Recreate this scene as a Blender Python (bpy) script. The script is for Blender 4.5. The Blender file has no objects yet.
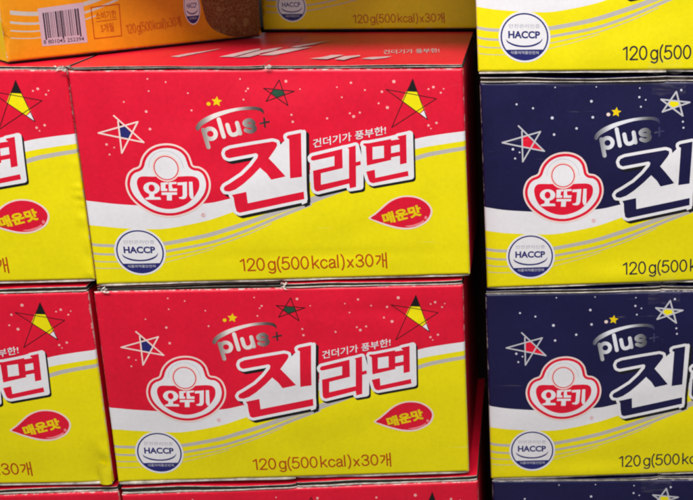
import bpy, math, random
from mathutils import Vector, Matrix
from mathutils.geometry import delaunay_2d_cdt
C = bpy.context.scene.collection
random.seed(4)

# ------------------------------------------------------------------ camera
CAM_R = Vector((0.998831645, -0.0483199602, -0.000725123716))
CAM_U = Vector((0.01586973, 0.31379975, 0.94935655))
CAM_F = Vector((0.04564533, 0.94825888, -0.31419995))
CAM_C = Vector((0.4659136, -1.1378925, 0.40768701))
FPX, PPX = 1100.0, 346.5 + 234.1694
cd = bpy.data.cameras.new('camera'); cam = bpy.data.objects.new('camera', cd); C.objects.link(cam)
M = Matrix((CAM_R, CAM_U, -CAM_F)).transposed().to_4x4(); M.translation = CAM_C
cam.matrix_world = M
cd.sensor_width = 36; cd.lens = FPX / 693 * 36; cd.shift_x = -234.1694 / 693
cd.dof.use_dof = True; cd.dof.focus_distance = 1.16; cd.dof.aperture_fstop = 9
cd.clip_start = .02; cd.clip_end = 50
bpy.context.scene.camera = cam

def ray(px, py):
    return CAM_F + CAM_R * ((px - PPX) / FPX) - CAM_U * ((py - 250) / FPX)
def aty(px, py, y):                       # point of the photo on a vertical plane at depth y
    d = ray(px, py); return CAM_C + d * ((y - CAM_C.y) / d.y)
def atz(px, py, z):
    d = ray(px, py); return CAM_C + d * ((z - CAM_C.z) / d.z)
def atplane(px, py, p0, n):
    d = ray(px, py); return CAM_C + d * ((p0 - CAM_C).dot(n) / d.dot(n))

# ------------------------------------------------------------------ materials
def srgb(r, g, b):
    f = lambda c: (c / 255 / 12.92) if c / 255 <= .04045 else ((c / 255 + .055) / 1.055) ** 2.4
    return (f(r), f(g), f(b), 1)
def new_mat(name):
    m = bpy.data.materials.new(name); m.use_nodes = True
    nt = m.node_tree; nt.nodes.clear()
    out = nt.nodes.new('ShaderNodeOutputMaterial'); b = nt.nodes.new('ShaderNodeBsdfPrincipled')
    nt.links.new(b.outputs[0], out.inputs[0])
    return m, nt, b
def node(nt, t, **kw):
    n = nt.nodes.new(t)
    for k, v in kw.items(): setattr(n, k, v)
    return n
def math_n(nt, op, a, b=None, clamp=False):
    n = node(nt, 'ShaderNodeMath', operation=op, use_clamp=clamp)
    for i, x in enumerate((a, b)):
        if x is None: continue
        if isinstance(x, (int, float)): n.inputs[i].default_value = x
        else: nt.links.new(x, n.inputs[i])
    return n.outputs[0]
def mixc(nt, fac, a, b):
    n = node(nt, 'ShaderNodeMix', data_type='RGBA')
    for i, x in ((0, fac), (6, a), (7, b)):
        if isinstance(x, (int, float)): n.inputs[i].default_value = x
        elif isinstance(x, tuple): n.inputs[i].default_value = x
        else: nt.links.new(x, n.inputs[i])
    return n.outputs[2]
def noise(nt, scale, detail=3, rough=.55, vec=None):
    n = node(nt, 'ShaderNodeTexNoise'); n.inputs['Scale'].default_value = scale
    n.inputs['Detail'].default_value = detail; n.inputs['Roughness'].default_value = rough
    if vec is not None: nt.links.new(vec, n.inputs['Vector'])
    return n.outputs[0]
def board_bump(nt, b, pos, flute=.00004, amp=.00012):
    """paper grain, shallow board waviness and the faint ribs of the corrugation under the print"""
    h1 = math_n(nt, 'MULTIPLY', noise(nt, 900, 2, .6, pos), .000035)
    h2 = math_n(nt, 'MULTIPLY', noise(nt, 16, 2, .4, pos), amp * 2)
    w = node(nt, 'ShaderNodeTexWave', wave_type='BANDS', bands_direction='X'); nt.links.new(pos, w.inputs['Vector'])
    w.inputs['Scale'].default_value = 44; w.inputs['Distortion'].default_value = .4
    h3 = math_n(nt, 'MULTIPLY', w.outputs[1], flute)
    h = math_n(nt, 'ADD', math_n(nt, 'ADD', h1, h2), h3)
    bp = node(nt, 'ShaderNodeBump'); bp.inputs['Distance'].default_value = 1; bp.inputs['Strength'].default_value = .8
    nt.links.new(h, bp.inputs['Height']); nt.links.new(bp.outputs[0], b.inputs['Normal'])
PAPER = (.62, .57, .52, 1)
def print_mat(name, col, rough=.36, mottle=.16, wear=True, col2=None):
    """ink on coated board: mottled coverage, scuffed to bare paper along the folds"""
    m, nt, b = new_mat(name)
    geo = node(nt, 'ShaderNodeNewGeometry'); pos = geo.outputs['Position']
    n1 = math_n(nt, 'ADD', math_n(nt, 'MULTIPLY', noise(nt, 210, 4, .65, pos), .55), math_n(nt, 'MULTIPLY', noise(nt, 22, 4, .6, pos), .45))
    mr = node(nt, 'ShaderNodeMapRange'); nt.links.new(n1, mr.inputs[0])
    mr.inputs[1].default_value = .35; mr.inputs[2].default_value = .68; mr.inputs[3].default_value = 1 - mottle; mr.inputs[4].default_value = 1 + mottle * .35
    hs = node(nt, 'ShaderNodeHueSaturation'); hs.inputs['Color'].default_value = col
    nt.links.new(mr.outputs[0], hs.inputs['Value'])
    c = hs.outputs[0]
    if wear:
        uv = node(nt, 'ShaderNodeUVMap', uv_map='print_uv'); sp = node(nt, 'ShaderNodeSeparateXYZ'); nt.links.new(uv.outputs[0], sp.inputs[0])
        du = math_n(nt, 'MULTIPLY', math_n(nt, 'MINIMUM', sp.outputs[0], math_n(nt, 'SUBTRACT', 1, sp.outputs[0])), 400)
        dv = math_n(nt, 'MULTIPLY', math_n(nt, 'MINIMUM', sp.outputs[1], math_n(nt, 'SUBTRACT', 1, sp.outputs[1])), 232)
        d = math_n(nt, 'MINIMUM', du, dv)
        nw = noise(nt, 110, 6, .75, pos)
        thr = math_n(nt, 'MULTIPLY', math_n(nt, 'SUBTRACT', nw, .42), 6.5)      # mm of scuff
        f = math_n(nt, 'SUBTRACT', thr, d, ); f = math_n(nt, 'MULTIPLY', f, 1.6, True)
        mp = node(nt, 'ShaderNodeMapping'); nt.links.new(pos, mp.inputs[0]); mp.inputs['Scale'].default_value = (14, 14, 330); mp.inputs['Rotation'].default_value = (0, .25, 0)
        rub = math_n(nt, 'MULTIPLY', math_n(nt, 'SUBTRACT', noise(nt, 1, 3, .6, mp.outputs[0]), .665), 5, True)      # directional rub marks
        patch = math_n(nt, 'MULTIPLY', math_n(nt, 'SUBTRACT', noise(nt, 9, 2, .5, pos), .53), 8, True)
        rub = math_n(nt, 'MULTIPLY', rub, patch)
        nw2 = noise(nt, 420, 4, .7, pos)
        sc = math_n(nt, 'MULTIPLY', math_n(nt, 'SUBTRACT', nw2, .745), 14, True)   # stray specks of lost ink
        f = math_n(nt, 'MAXIMUM', math_n(nt, 'MULTIPLY', f, .72), math_n(nt, 'MAXIMUM', math_n(nt, 'MULTIPLY', sc, .5), math_n(nt, 'MULTIPLY', rub, .4)))
        c = mixc(nt, f, c, PAPER)
    nt.links.new(c, b.inputs['Base Color'])
    r = node(nt, 'ShaderNodeMapRange'); nt.links.new(noise(nt, 25, 4, .6, pos), r.inputs[0])
    r.inputs[3].default_value = rough - .07; r.inputs[4].default_value = rough + .1
    nt.links.new(r.outputs[0], b.inputs['Roughness'])
    b.inputs['Specular IOR Level'].default_value = .42
    board_bump(nt, b, pos)
    return m
def plain(name, col, rough=.7, var=.3, scale=160, spec=.3):
    m, nt, b = new_mat(name)
    geo = node(nt, 'ShaderNodeNewGeometry'); pos = geo.outputs['Position']
    mr = node(nt, 'ShaderNodeMapRange'); nt.links.new(noise(nt, scale, 5, .65, pos), mr.inputs[0])
    mr.inputs[1].default_value = .3; mr.inputs[2].default_value = .7; mr.inputs[3].default_value = 1 - var; mr.inputs[4].default_value = 1 + var * .3
    hs = node(nt, 'ShaderNodeHueSaturation'); hs.inputs['Color'].default_value = col; nt.links.new(mr.outputs[0], hs.inputs['Value'])
    nt.links.new(hs.outputs[0], b.inputs['Base Color']); b.inputs['Roughness'].default_value = rough
    b.inputs['Specular IOR Level'].default_value = spec
    bp = node(nt, 'ShaderNodeBump'); bp.inputs['Distance'].default_value = .0004; bp.inputs['Strength'].default_value = .6
    nt.links.new(noise(nt, scale * 3, 3, .6, pos), bp.inputs['Height']); nt.links.new(bp.outputs[0], b.inputs['Normal'])
    return m
MT = {}
MT['red'] = print_mat('red_ink', (.70, .006, .032, 1))
MT['navy'] = print_mat('navy_ink', (.0085, .008, .054, 1), mottle=.25)
MT['white'] = print_mat('white_print', (.74, .73, .76, 1), mottle=.07)
MT['yellow'] = print_mat('yellow_ink', (.80, .695, .001, 1), mottle=.09)
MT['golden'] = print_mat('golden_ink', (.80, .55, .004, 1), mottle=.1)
MT['orange'] = print_mat('bounce_tinted_ink', (.70, .255, .004, 1), mottle=.12)  # yellow print, its colour shifted to orange as by red bounce light
MT['grey'] = print_mat('grey_ink', (.47, .44, .41, 1), mottle=.08, wear=False)
MT['palegrey'] = print_mat('pale_grey_ink', (.50, .50, .54, 1), mottle=.06, wear=False)
MT['black'] = print_mat('black_ink', (.008, .008, .009, 1), wear=False)
MT['thinblack'] = print_mat('dark_line_ink', (.05, .006, .01, 1), wear=False)
MT['green'] = print_mat('green_ink', (.012, .07, .035, 1), wear=False)
MT['blue'] = print_mat('blue_ink', (.018, .02, .15, 1), wear=False)
MT['brownred'] = print_mat('red_brown_ink', (.46, .07, .004, 1), wear=False)
MT['darktext'] = print_mat('dark_text_ink', (.02, .014, .03, 1), wear=False)
MT['star'] = print_mat('star_yellow_ink', (.80, .58, .002, 1), wear=False)
MT['pink'] = print_mat('pink_ink', (.80, .22, .24, 1), wear=False)
MT['dot'] = print_mat('dot_ink', (.80, .40, .39, 1), wear=False)
MT['paledot'] = print_mat('pale_dot_ink', (.62, .62, .74, 1), wear=False)
MT['cream'] = print_mat('cream_ink', (.80, .62, .58, 1), mottle=.05, wear=False)
MT['lilac'] = print_mat('bounce_tinted_paper', (.48, .35, .41, 1), mottle=.05, wear=False)  # white sticker paper with red bounce and shade mixed into its colour
MT['sealgrey'] = print_mat('blue_grey_ink', (.27, .28, .36, 1), mottle=.05, wear=False)
MT['lidwhite'] = print_mat('worn_white_print', (.60, .40, .40, 1), mottle=.3, wear=False)
MT['topred'] = print_mat('red_top_ink', (.68, .007, .03, 1), rough=.36, wear=False)
MT['topnavy'] = print_mat('navy_top_ink', (.0085, .008, .054, 1), rough=.26, wear=False)
MT['topyellow'] = print_mat('yellow_top_ink', (.78, .66, .002, 1), rough=.26, wear=False)
MT['board'] = plain('white_board_liner', (.70, .64, .58, 1), .75, .62, 75)
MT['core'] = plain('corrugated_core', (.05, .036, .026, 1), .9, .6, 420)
MT['kraft'] = plain('kraft_board', (.28, .17, .09, 1), .85, .25, 120)
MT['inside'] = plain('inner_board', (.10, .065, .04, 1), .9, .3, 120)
MT['dark'] = plain('dark_platform_paint', (.045, .028, .022, 1), .8, .3, 30)
MT['floor'] = plain('floor_vinyl', (.12, .11, .10, 1), .5, .2, 20)
def foil():
    out = {}
    for nm, endc in (('red', (.035, .02, .02, 1)), ('navy', (.03, .03, .10, 1))):
        m, nt, b = new_mat('silver_gradient_ink_' + ('warm' if nm == 'red' else 'cool'))
        uv = node(nt, 'ShaderNodeUVMap', uv_map='print_uv'); sp = node(nt, 'ShaderNodeSeparateXYZ'); nt.links.new(uv.outputs[0], sp.inputs[0])
        cr = node(nt, 'ShaderNodeValToRGB'); nt.links.new(sp.outputs[0], cr.inputs[0])
        e = cr.color_ramp.elements
        e[0].position = .305; e[0].color = (.10, .07, .065, 1)
        e[1].position = .485; e[1].color = endc
        e[0].color = (.10, .07, .065, 1) if nm == 'red' else (.05, .05, .09, 1)
        for p, c in ((.33, (.34, .29, .27, 1)), (.352, (.74, .69, .67, 1)), (.41, (.70, .65, .63, 1)), (.438, (.26, .22, .21, 1)), (.455, (.10, .08, .08, 1) if nm == 'red' else (.10, .10, .16, 1))):
            k = e.new(p); k.color = c if nm == 'red' else (c[0]*.98, c[0]*1.0, c[0]*1.08, 1)
        nt.links.new(cr.outputs[0], b.inputs['Base Color']); b.inputs['Roughness'].default_value = .33
        b.inputs['Metallic'].default_value = .0
        out[nm] = m
    return out
FO = foil()
MT['foil_red'], MT['foil_navy'] = FO['red'], FO['navy']
def noodle_mat():
    m, nt, b = new_mat('noodle_bowl_print')
    geo = node(nt, 'ShaderNodeNewGeometry'); pos = geo.outputs['Position']
    w = node(nt, 'ShaderNodeTexWave', wave_type='RINGS'); nt.links.new(pos, w.inputs['Vector'])
    w.inputs['Scale'].default_value = 55; w.inputs['Distortion'].default_value = 26; w.inputs['Detail'].default_value = 3; w.inputs['Detail Scale'].default_value = 1.6
    cr = node(nt, 'ShaderNodeValToRGB'); nt.links.new(math_n(nt, 'MULTIPLY', w.outputs[1], noise(nt, 40, 4, .6, pos)), cr.inputs[0])
    e = cr.color_ramp.elements; e[0].color = (.13, .04, .012, 1); e[1].color = (.25, .12, .045, 1); e[1].position = .6
    k = e.new(.25); k.color = (.18, .062, .018, 1)
    vo = node(nt, 'ShaderNodeTexVoronoi'); nt.links.new(pos, vo.inputs['Vector']); vo.inputs['Scale'].default_value = 75
    spot = math_n(nt, 'LESS_THAN', vo.outputs['Distance'], .26)
    pick = node(nt, 'ShaderNodeValToRGB'); nt.links.new(vo.outputs['Color'], pick.inputs[0]); pick.color_ramp.interpolation = 'CONSTANT'
    q = pick.color_ramp.elements; q[0].color = (.30, .16, .06, 1); q[1].position = .75; q[1].color = (.05, .09, .02, 1)
    k = q.new(.45); k.color = (.34, .08, .015, 1); k = q.new(.6); k.color = (.16, .06, .02, 1)
    nt.links.new(mixc(nt, math_n(nt, 'MULTIPLY', spot, .6), cr.outputs[0], pick.outputs[0]), b.inputs['Base Color']); b.inputs['Roughness'].default_value = .35
    return m
MT['noodle'] = noodle_mat()
def tape_mat():
    m = bpy.data.materials.new('clear_tape'); m.use_nodes = True; nt = m.node_tree; nt.nodes.clear()
    out = node(nt, 'ShaderNodeOutputMaterial'); mx = node(nt, 'ShaderNodeMixShader')
    tr = node(nt, 'ShaderNodeBsdfTransparent'); b = node(nt, 'ShaderNodeBsdfPrincipled')
    b.inputs['Base Color'].default_value = (.55, .52, .50, 1); b.inputs['Roughness'].default_value = .16
    geo = node(nt, 'ShaderNodeNewGeometry'); pos = geo.outputs['Position']
    w = node(nt, 'ShaderNodeTexNoise'); mp = node(nt, 'ShaderNodeMapping'); nt.links.new(pos, mp.inputs[0]); mp.inputs['Scale'].default_value = (60, 60, 420)
    mp.inputs['Rotation'].default_value = (0, .3, 0)
    nt.links.new(mp.outputs[0], w.inputs['Vector']); w.inputs['Scale'].default_value = 1; w.inputs['Detail'].default_value = 4
    bp = node(nt, 'ShaderNodeBump'); bp.inputs['Distance'].default_value = .0016; bp.inputs['Strength'].default_value = 1
    nt.links.new(w.outputs[0], bp.inputs['Height']); nt.links.new(bp.outputs[0], b.inputs['Normal'])
    mr = node(nt, 'ShaderNodeMapRange'); nt.links.new(w.outputs[0], mr.inputs[0]); mr.inputs[1].default_value = .5; mr.inputs[2].default_value = .75
    mr.inputs[3].default_value = .01; mr.inputs[4].default_value = .09
    nt.links.new(mr.outputs[0], mx.inputs[0]); nt.links.new(tr.outputs[0], mx.inputs[1]); nt.links.new(b.outputs[0], mx.inputs[2]); nt.links.new(mx.outputs[0], out.inputs[0])
    return m
MT['tape'] = tape_mat()

# ------------------------------------------------------------------ objects
def link_mesh(name, verts, faces, mats, fmat=None, parent=None, origin=Vector((0, 0, 0)), uvs=None, smooth=False, normals=None):
    me = bpy.data.meshes.new(name)
    me.from_pydata([tuple(Vector(v) - origin) for v in verts], [], faces)
    for m in mats: me.materials.append(m)
    if fmat: me.polygons.foreach_set('material_index', fmat)
    if uvs:
        ul = me.uv_layers.new(name='print_uv')
        for l in me.loops: ul.data[l.index].uv = uvs[l.vertex_index]
    if smooth: me.polygons.foreach_set('use_smooth', [True] * len(me.polygons))
    me.update()
    if normals: me.normals_split_custom_set_from_vertices(normals)
    o = bpy.data.objects.new(name, me); C.objects.link(o)
    if parent: o.parent = parent
    return o
def thing(name, label, cat, loc, group=None):
    o = bpy.data.objects.new(name, None); C.objects.link(o); o.location = loc; o.empty_display_size = .05
    o['label'] = label; o['category'] = cat
    if group: o['group'] = group
    return o

# ------------------------------------------------------------------ 2D print shapes
PW, PH = 400.0, 232.0       # the printed panel in mm
UCQ = [aty(68, 70.6, 0), aty(463, 68.4, 0), aty(470, 274.6, 0), aty(96.6, 284.8, 0)]  # TL TR BR BL
def inv_bilinear(x, z, Q):
    u, v = .5, .5
    TL, TR, BR, BL = [(q.x, q.z) for q in Q]
    for _ in range(12):
        fx = [(1-u)*(1-v)*BL[i] + u*(1-v)*BR[i] + u*v*TR[i] + (1-u)*v*TL[i] for i in (0, 1)]
        du = [(1-v)*(BR[i]-BL[i]) + v*(TR[i]-TL[i]) for i in (0, 1)]
        dv = [(1-u)*(TL[i]-BL[i]) + u*(TR[i]-BR[i]) for i in (0, 1)]
        ex, ez = x - fx[0], z - fx[1]; det = du[0]*dv[1] - du[1]*dv[0]
        u += (ex*dv[1] - ez*dv[0]) / det; v += (du[0]*ez - du[1]*ex) / det
    return u, v
def px2st(p):
    P = aty(p[0], p[1], 0); u, v = inv_bilinear(P.x, P.z, UCQ); return (u * PW, v * PH)
def Z(pts, ox, oy, sc):                   # points read off an enlarged crop
    return [px2st((ox + x / sc, oy + y / sc)) for x, y in pts]
def P_(pts): return [px2st(p) for p in pts]

def edge_grid(L):
    g = [0, .4, 1, 1.8, 2.8, 4]; n = round((L - 8) / 5)
    return g + [4 + (L - 8) * i / n for i in range(1, n)] + [L - x for x in reversed(g)]
GS, GT = edge_grid(PW), edge_grid(PH)
def cdt_mats(items, grid=None):
    """items: [(order, material key, [polygons])] -> one flat sheet of triangles, each with the topmost material"""
    vs, fs, owner = [], [], []
    for order, mk, polys in items:
        for p in polys:
            a = sum(p[i-1][0]*p[i][1] - p[i][0]*p[i-1][1] for i in range(len(p)))
            if abs(a) < 1e-7: continue
            if grid:                       # long edges follow the bulge too
                q = []
                for i in range(len(p)):
                    c, d = p[i-1], p[i]; ln = math.hypot(d[0]-c[0], d[1]-c[1]); k = max(1, int(ln / 5))
                    if min(c[0], d[0]) < grid[0][0] + 4 or max(c[0], d[0]) > grid[0][-1] - 4: k = max(1, int(ln / .5))
                    if c[0] == d[0] and c[0] in (grid[0][0], grid[0][-1]) or c[1] == d[1] and c[1] in (grid[1][0], grid[1][-1]): k = 1
                    q += [(c[0] + (d[0]-c[0])*j/k, c[1] + (d[1]-c[1])*j/k) for j in range(1, k)] + [d]
                p = q
            b = len(vs); vs += [Vector((x, y)) for x, y in (p if a > 0 else p[::-1])]; fs.append(list(range(b, b + len(p)))); owner.append((order, mk))
    if grid:
        x0 = min(v.x for v in vs); x1 = max(v.x for v in vs); y0 = min(v.y for v in vs); y1 = max(v.y for v in vs)
        for x in grid[0]:
            if x0 <= x <= x1:
                for y in grid[1]:
                    if y0 <= y <= y1: vs.append(Vector((x, y)))
    r = delaunay_2d_cdt(vs, [], fs, 0, 1e-4)
    tris, mats = [], []
    for f, src in zip(r[2], r[5]):
        if not src: continue
        f = list(f)
        a = sum(r[0][f[i]].x * r[0][f[(i+1) % len(f)]].y - r[0][f[(i+1) % len(f)]].x * r[0][f[i]].y for i in range(len(f)))
        tris.append(f if a > 0 else f[::-1]); mats.append(max((owner[k] for k in src), key=lambda o: o[0])[1])
    return [(v.x, v.y) for v in r[0]], tris, mats
def cdt(polys, grid=None): return cdt_mats([(0, '', polys)], grid)[:2]
def capsule(a, b, r, n=5):
    dx, dy = b[0]-a[0], b[1]-a[1]; L = math.hypot(dx, dy)
    if L < 1e-6: return [(a[0] + r*math.cos(t*math.pi/n), a[1] + r*math.sin(t*math.pi/n)) for t in range(2*n)]
    th = math.atan2(dy, dx); out = []
    for i in range(n + 1):
        t = th - math.pi/2 + math.pi*i/n; out.append((b[0] + r*math.cos(t), b[1] + r*math.sin(t)))
    for i in range(n + 1):
        t = th + math.pi/2 + math.pi*i/n; out.append((a[0] + r*math.cos(t), a[1] + r*math.sin(t)))
    return out
def stroke(pts, r, closed=False):
    q = list(pts) + ([pts[0]] if closed else [])
    return [capsule(q[i], q[i+1], r) for i in range(len(q)-1)]
def buffer(polys, r):
    out = list(polys)
    for p in polys: out += stroke(p, r, True)
    return out
def shift(polys, dx, dy): return [[(x+dx, y+dy) for x, y in p] for p in polys]
def ell(cx, cy, rx, ry, n=40): return [(cx + rx*math.cos(2*math.pi*i/n), cy + ry*math.sin(2*math.pi*i/n)) for i in range(n)]
def catmull(p, n=5, closed=True):
    out = []; N = len(p)
    for i in range(N if closed else N - 1):
        g = lambda k: p[k % N] if closed else p[max(0, min(N-1, k))]
        a, b, c, d = g(i-1), g(i), g(i+1), g(i+2)
        for j in range(n):
            t = j / n
            out.append(tuple(.5*(2*b[k] + (c[k]-a[k])*t + (2*a[k]-5*b[k]+4*c[k]-d[k])*t*t + (3*b[k]-a[k]-3*c[k]+d[k])*t**3) for k in (0, 1)))
    if not closed: out.append(p[-1])
    return out
def inset(poly, r):
    """shrink a smooth polygon towards its inside by r"""
    n = len(poly); out = []
    A = sum(poly[i][0]*poly[(i+1) % n][1] - poly[(i+1) % n][0]*poly[i][1] for i in range(n))
    s = 1 if A > 0 else -1
    for i in range(n):
        a, b = poly[i-1], poly[(i+1) % n]; dx, dy = b[0]-a[0], b[1]-a[1]; L = math.hypot(dx, dy) or 1
        out.append((poly[i][0] - s*dy/L*r, poly[i][1] + s*dx/L*r))
    return out
TXT = {}
def text(body, p0, p1, h, bold=0.0, shear=0.0, measure=None):
    """letters whose ink spans p0..p1 (st, along the baseline) and is h tall -> (verts, tris)"""
    key = (body, bold, shear)
    if key not in TXT:
        c = bpy.data.curves.new('lettering', 'FONT'); c.body = body; c.offset = bold; c.shear = shear; c.resolution_u = 4; c.fill_mode = 'FRONT'
        o = bpy.data.objects.new('lettering', c); C.objects.link(o)
        dg = bpy.context.evaluated_depsgraph_get(); ev = o.evaluated_get(dg); me = ev.to_mesh()
        vs = [(v.co.x, v.co.y) for v in me.vertices]; fs = [tuple(p.vertices) for p in me.polygons]
        ev.to_mesh_clear(); bpy.data.objects.remove(o); bpy.data.curves.remove(c)
        TXT[key] = (vs, fs)
    vs, fs = TXT[key]
    x0 = min(v[0] for v in vs); x1 = max(v[0] for v in vs); y0 = min(v[1] for v in vs); y1 = max(v[1] for v in vs)
    dx, dy = p1[0]-p0[0], p1[1]-p0[1]; L = math.hypot(dx, dy); ux, uy = dx/L, dy/L
    out = []
    for x, y in vs:
        a = (x-x0)/(x1-x0)*L; b = (y-y0)/(y1-y0)*h
        out.append((p0[0] + a*ux - b*uy, p0[1] + a*uy + b*ux))
    fs2 = []
    for f in fs:
        f = list(f); A = sum(out[f[i]][0]*out[f[(i+1) % len(f)]][1] - out[f[(i+1) % len(f)]][0]*out[f[i]][1] for i in range(len(f)))
        fs2.append(f if A > 0 else f[::-1])
    return out, fs2

def cm(p, n=6): return catmull(p, n, False)
def el(cx, cy, rx, ry): e = ell(cx, cy, rx, ry, 28); return e + [e[0]]
GLYPH = {
 '1': (.36, [[(.03, .80), (.27, .97), (.27, 0)]]),
 '2': (.54, [cm([(.03, .72), (.09, .91), (.27, 1), (.45, .91), (.5, .72), (.40, .48), (.02, .0)]) + [(.53, 0)]]),
 '0': (.54, [el(.27, .5, .245, .5)]),
 '3': (.54, [cm([(.03, .80), (.1, .95), (.26, 1), (.43, .92), (.48, .75), (.40, .60), (.20, .53)]), cm([(.20, .53), (.42, .46), (.51, .28), (.44, .08), (.25, 0), (.08, .06), (.01, .22)])]),
 '5': (.54, [[(.48, 1), (.11, 1), (.05, .52)] + cm([(.05, .52), (.25, .64), (.44, .55), (.51, .33), (.44, .10), (.25, 0), (.08, .06), (.0, .2)])]),
 'g': (.52, [el(.25, .35, .23, .35), [(.48, .7), (.48, .08)] + cm([(.48, .08), (.46, -.14), (.36, -.26), (.22, -.28), (.05, -.19)])]),
 '(': (.20, [cm([(.19, 1.08), (.07, .8), (.03, .42), (.07, .06), (.19, -.22)])]),
 ')': (.20, [cm([(.01, 1.08), (.13, .8), (.17, .42), (.13, .06), (.01, -.22)])]),
 'k': (.46, [[(.03, 0), (.03, 1.04)], [(.43, .7), (.05, .28)], [(.17, .40), (.45, 0)]]),
 'c': (.47, [cm([(.45, .55), (.37, .66), (.23, .7), (.07, .57), (.02, .35), (.08, .12), (.23, 0), (.38, .05), (.46, .18)])]),
 'a': (.47, [cm([(.04, .53), (.1, .66), (.23, .7), (.37, .64), (.4, .5), (.4, .12), (.45, 0)]), cm([(.4, .42), (.2, .37), (.04, .26), (.03, .1), (.15, 0), (.3, .05), (.4, .2)])]),
 'l': (.07, [[(.03, 0), (.03, 1.04)]]),
 'x': (.40, [[(.02, .62), (.39, 0)], [(.39, .62), (.02, 0)]]),
 '개': (.74, [[(.0, .86), (.30, .86), (.27, .56), (.03, .18)], [(.47, 1.03), (.47, -.08)], [(.47, .48), (.71, .48)], [(.71, 1.1), (.71, -.18)]]),
}
def mono(body, p0, p1, cap, r):
    """light one-weight lettering, baseline p0..p1, as fat strokes"""
    x = 0; lines = []
    for ch in body:
        if ch == ' ': x += .13; continue
        if ch == '~': x += .09; continue       # thin space
        w, ls = GLYPH[ch]
        lines += [[(x + q[0], q[1]) for q in l] for l in ls]; x += w + .125
    x -= .125; dx, dy = p1[0]-p0[0], p1[1]-p0[1]; L = math.hypot(dx, dy); ux, uy = dx/L, dy/L; k = L/x; out = []
    for l in lines:
        out += stroke([(p0[0] + a*k*ux - b*cap*uy, p0[1] + a*k*uy + b*cap*ux) for a, b in l], r)
    return out
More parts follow.
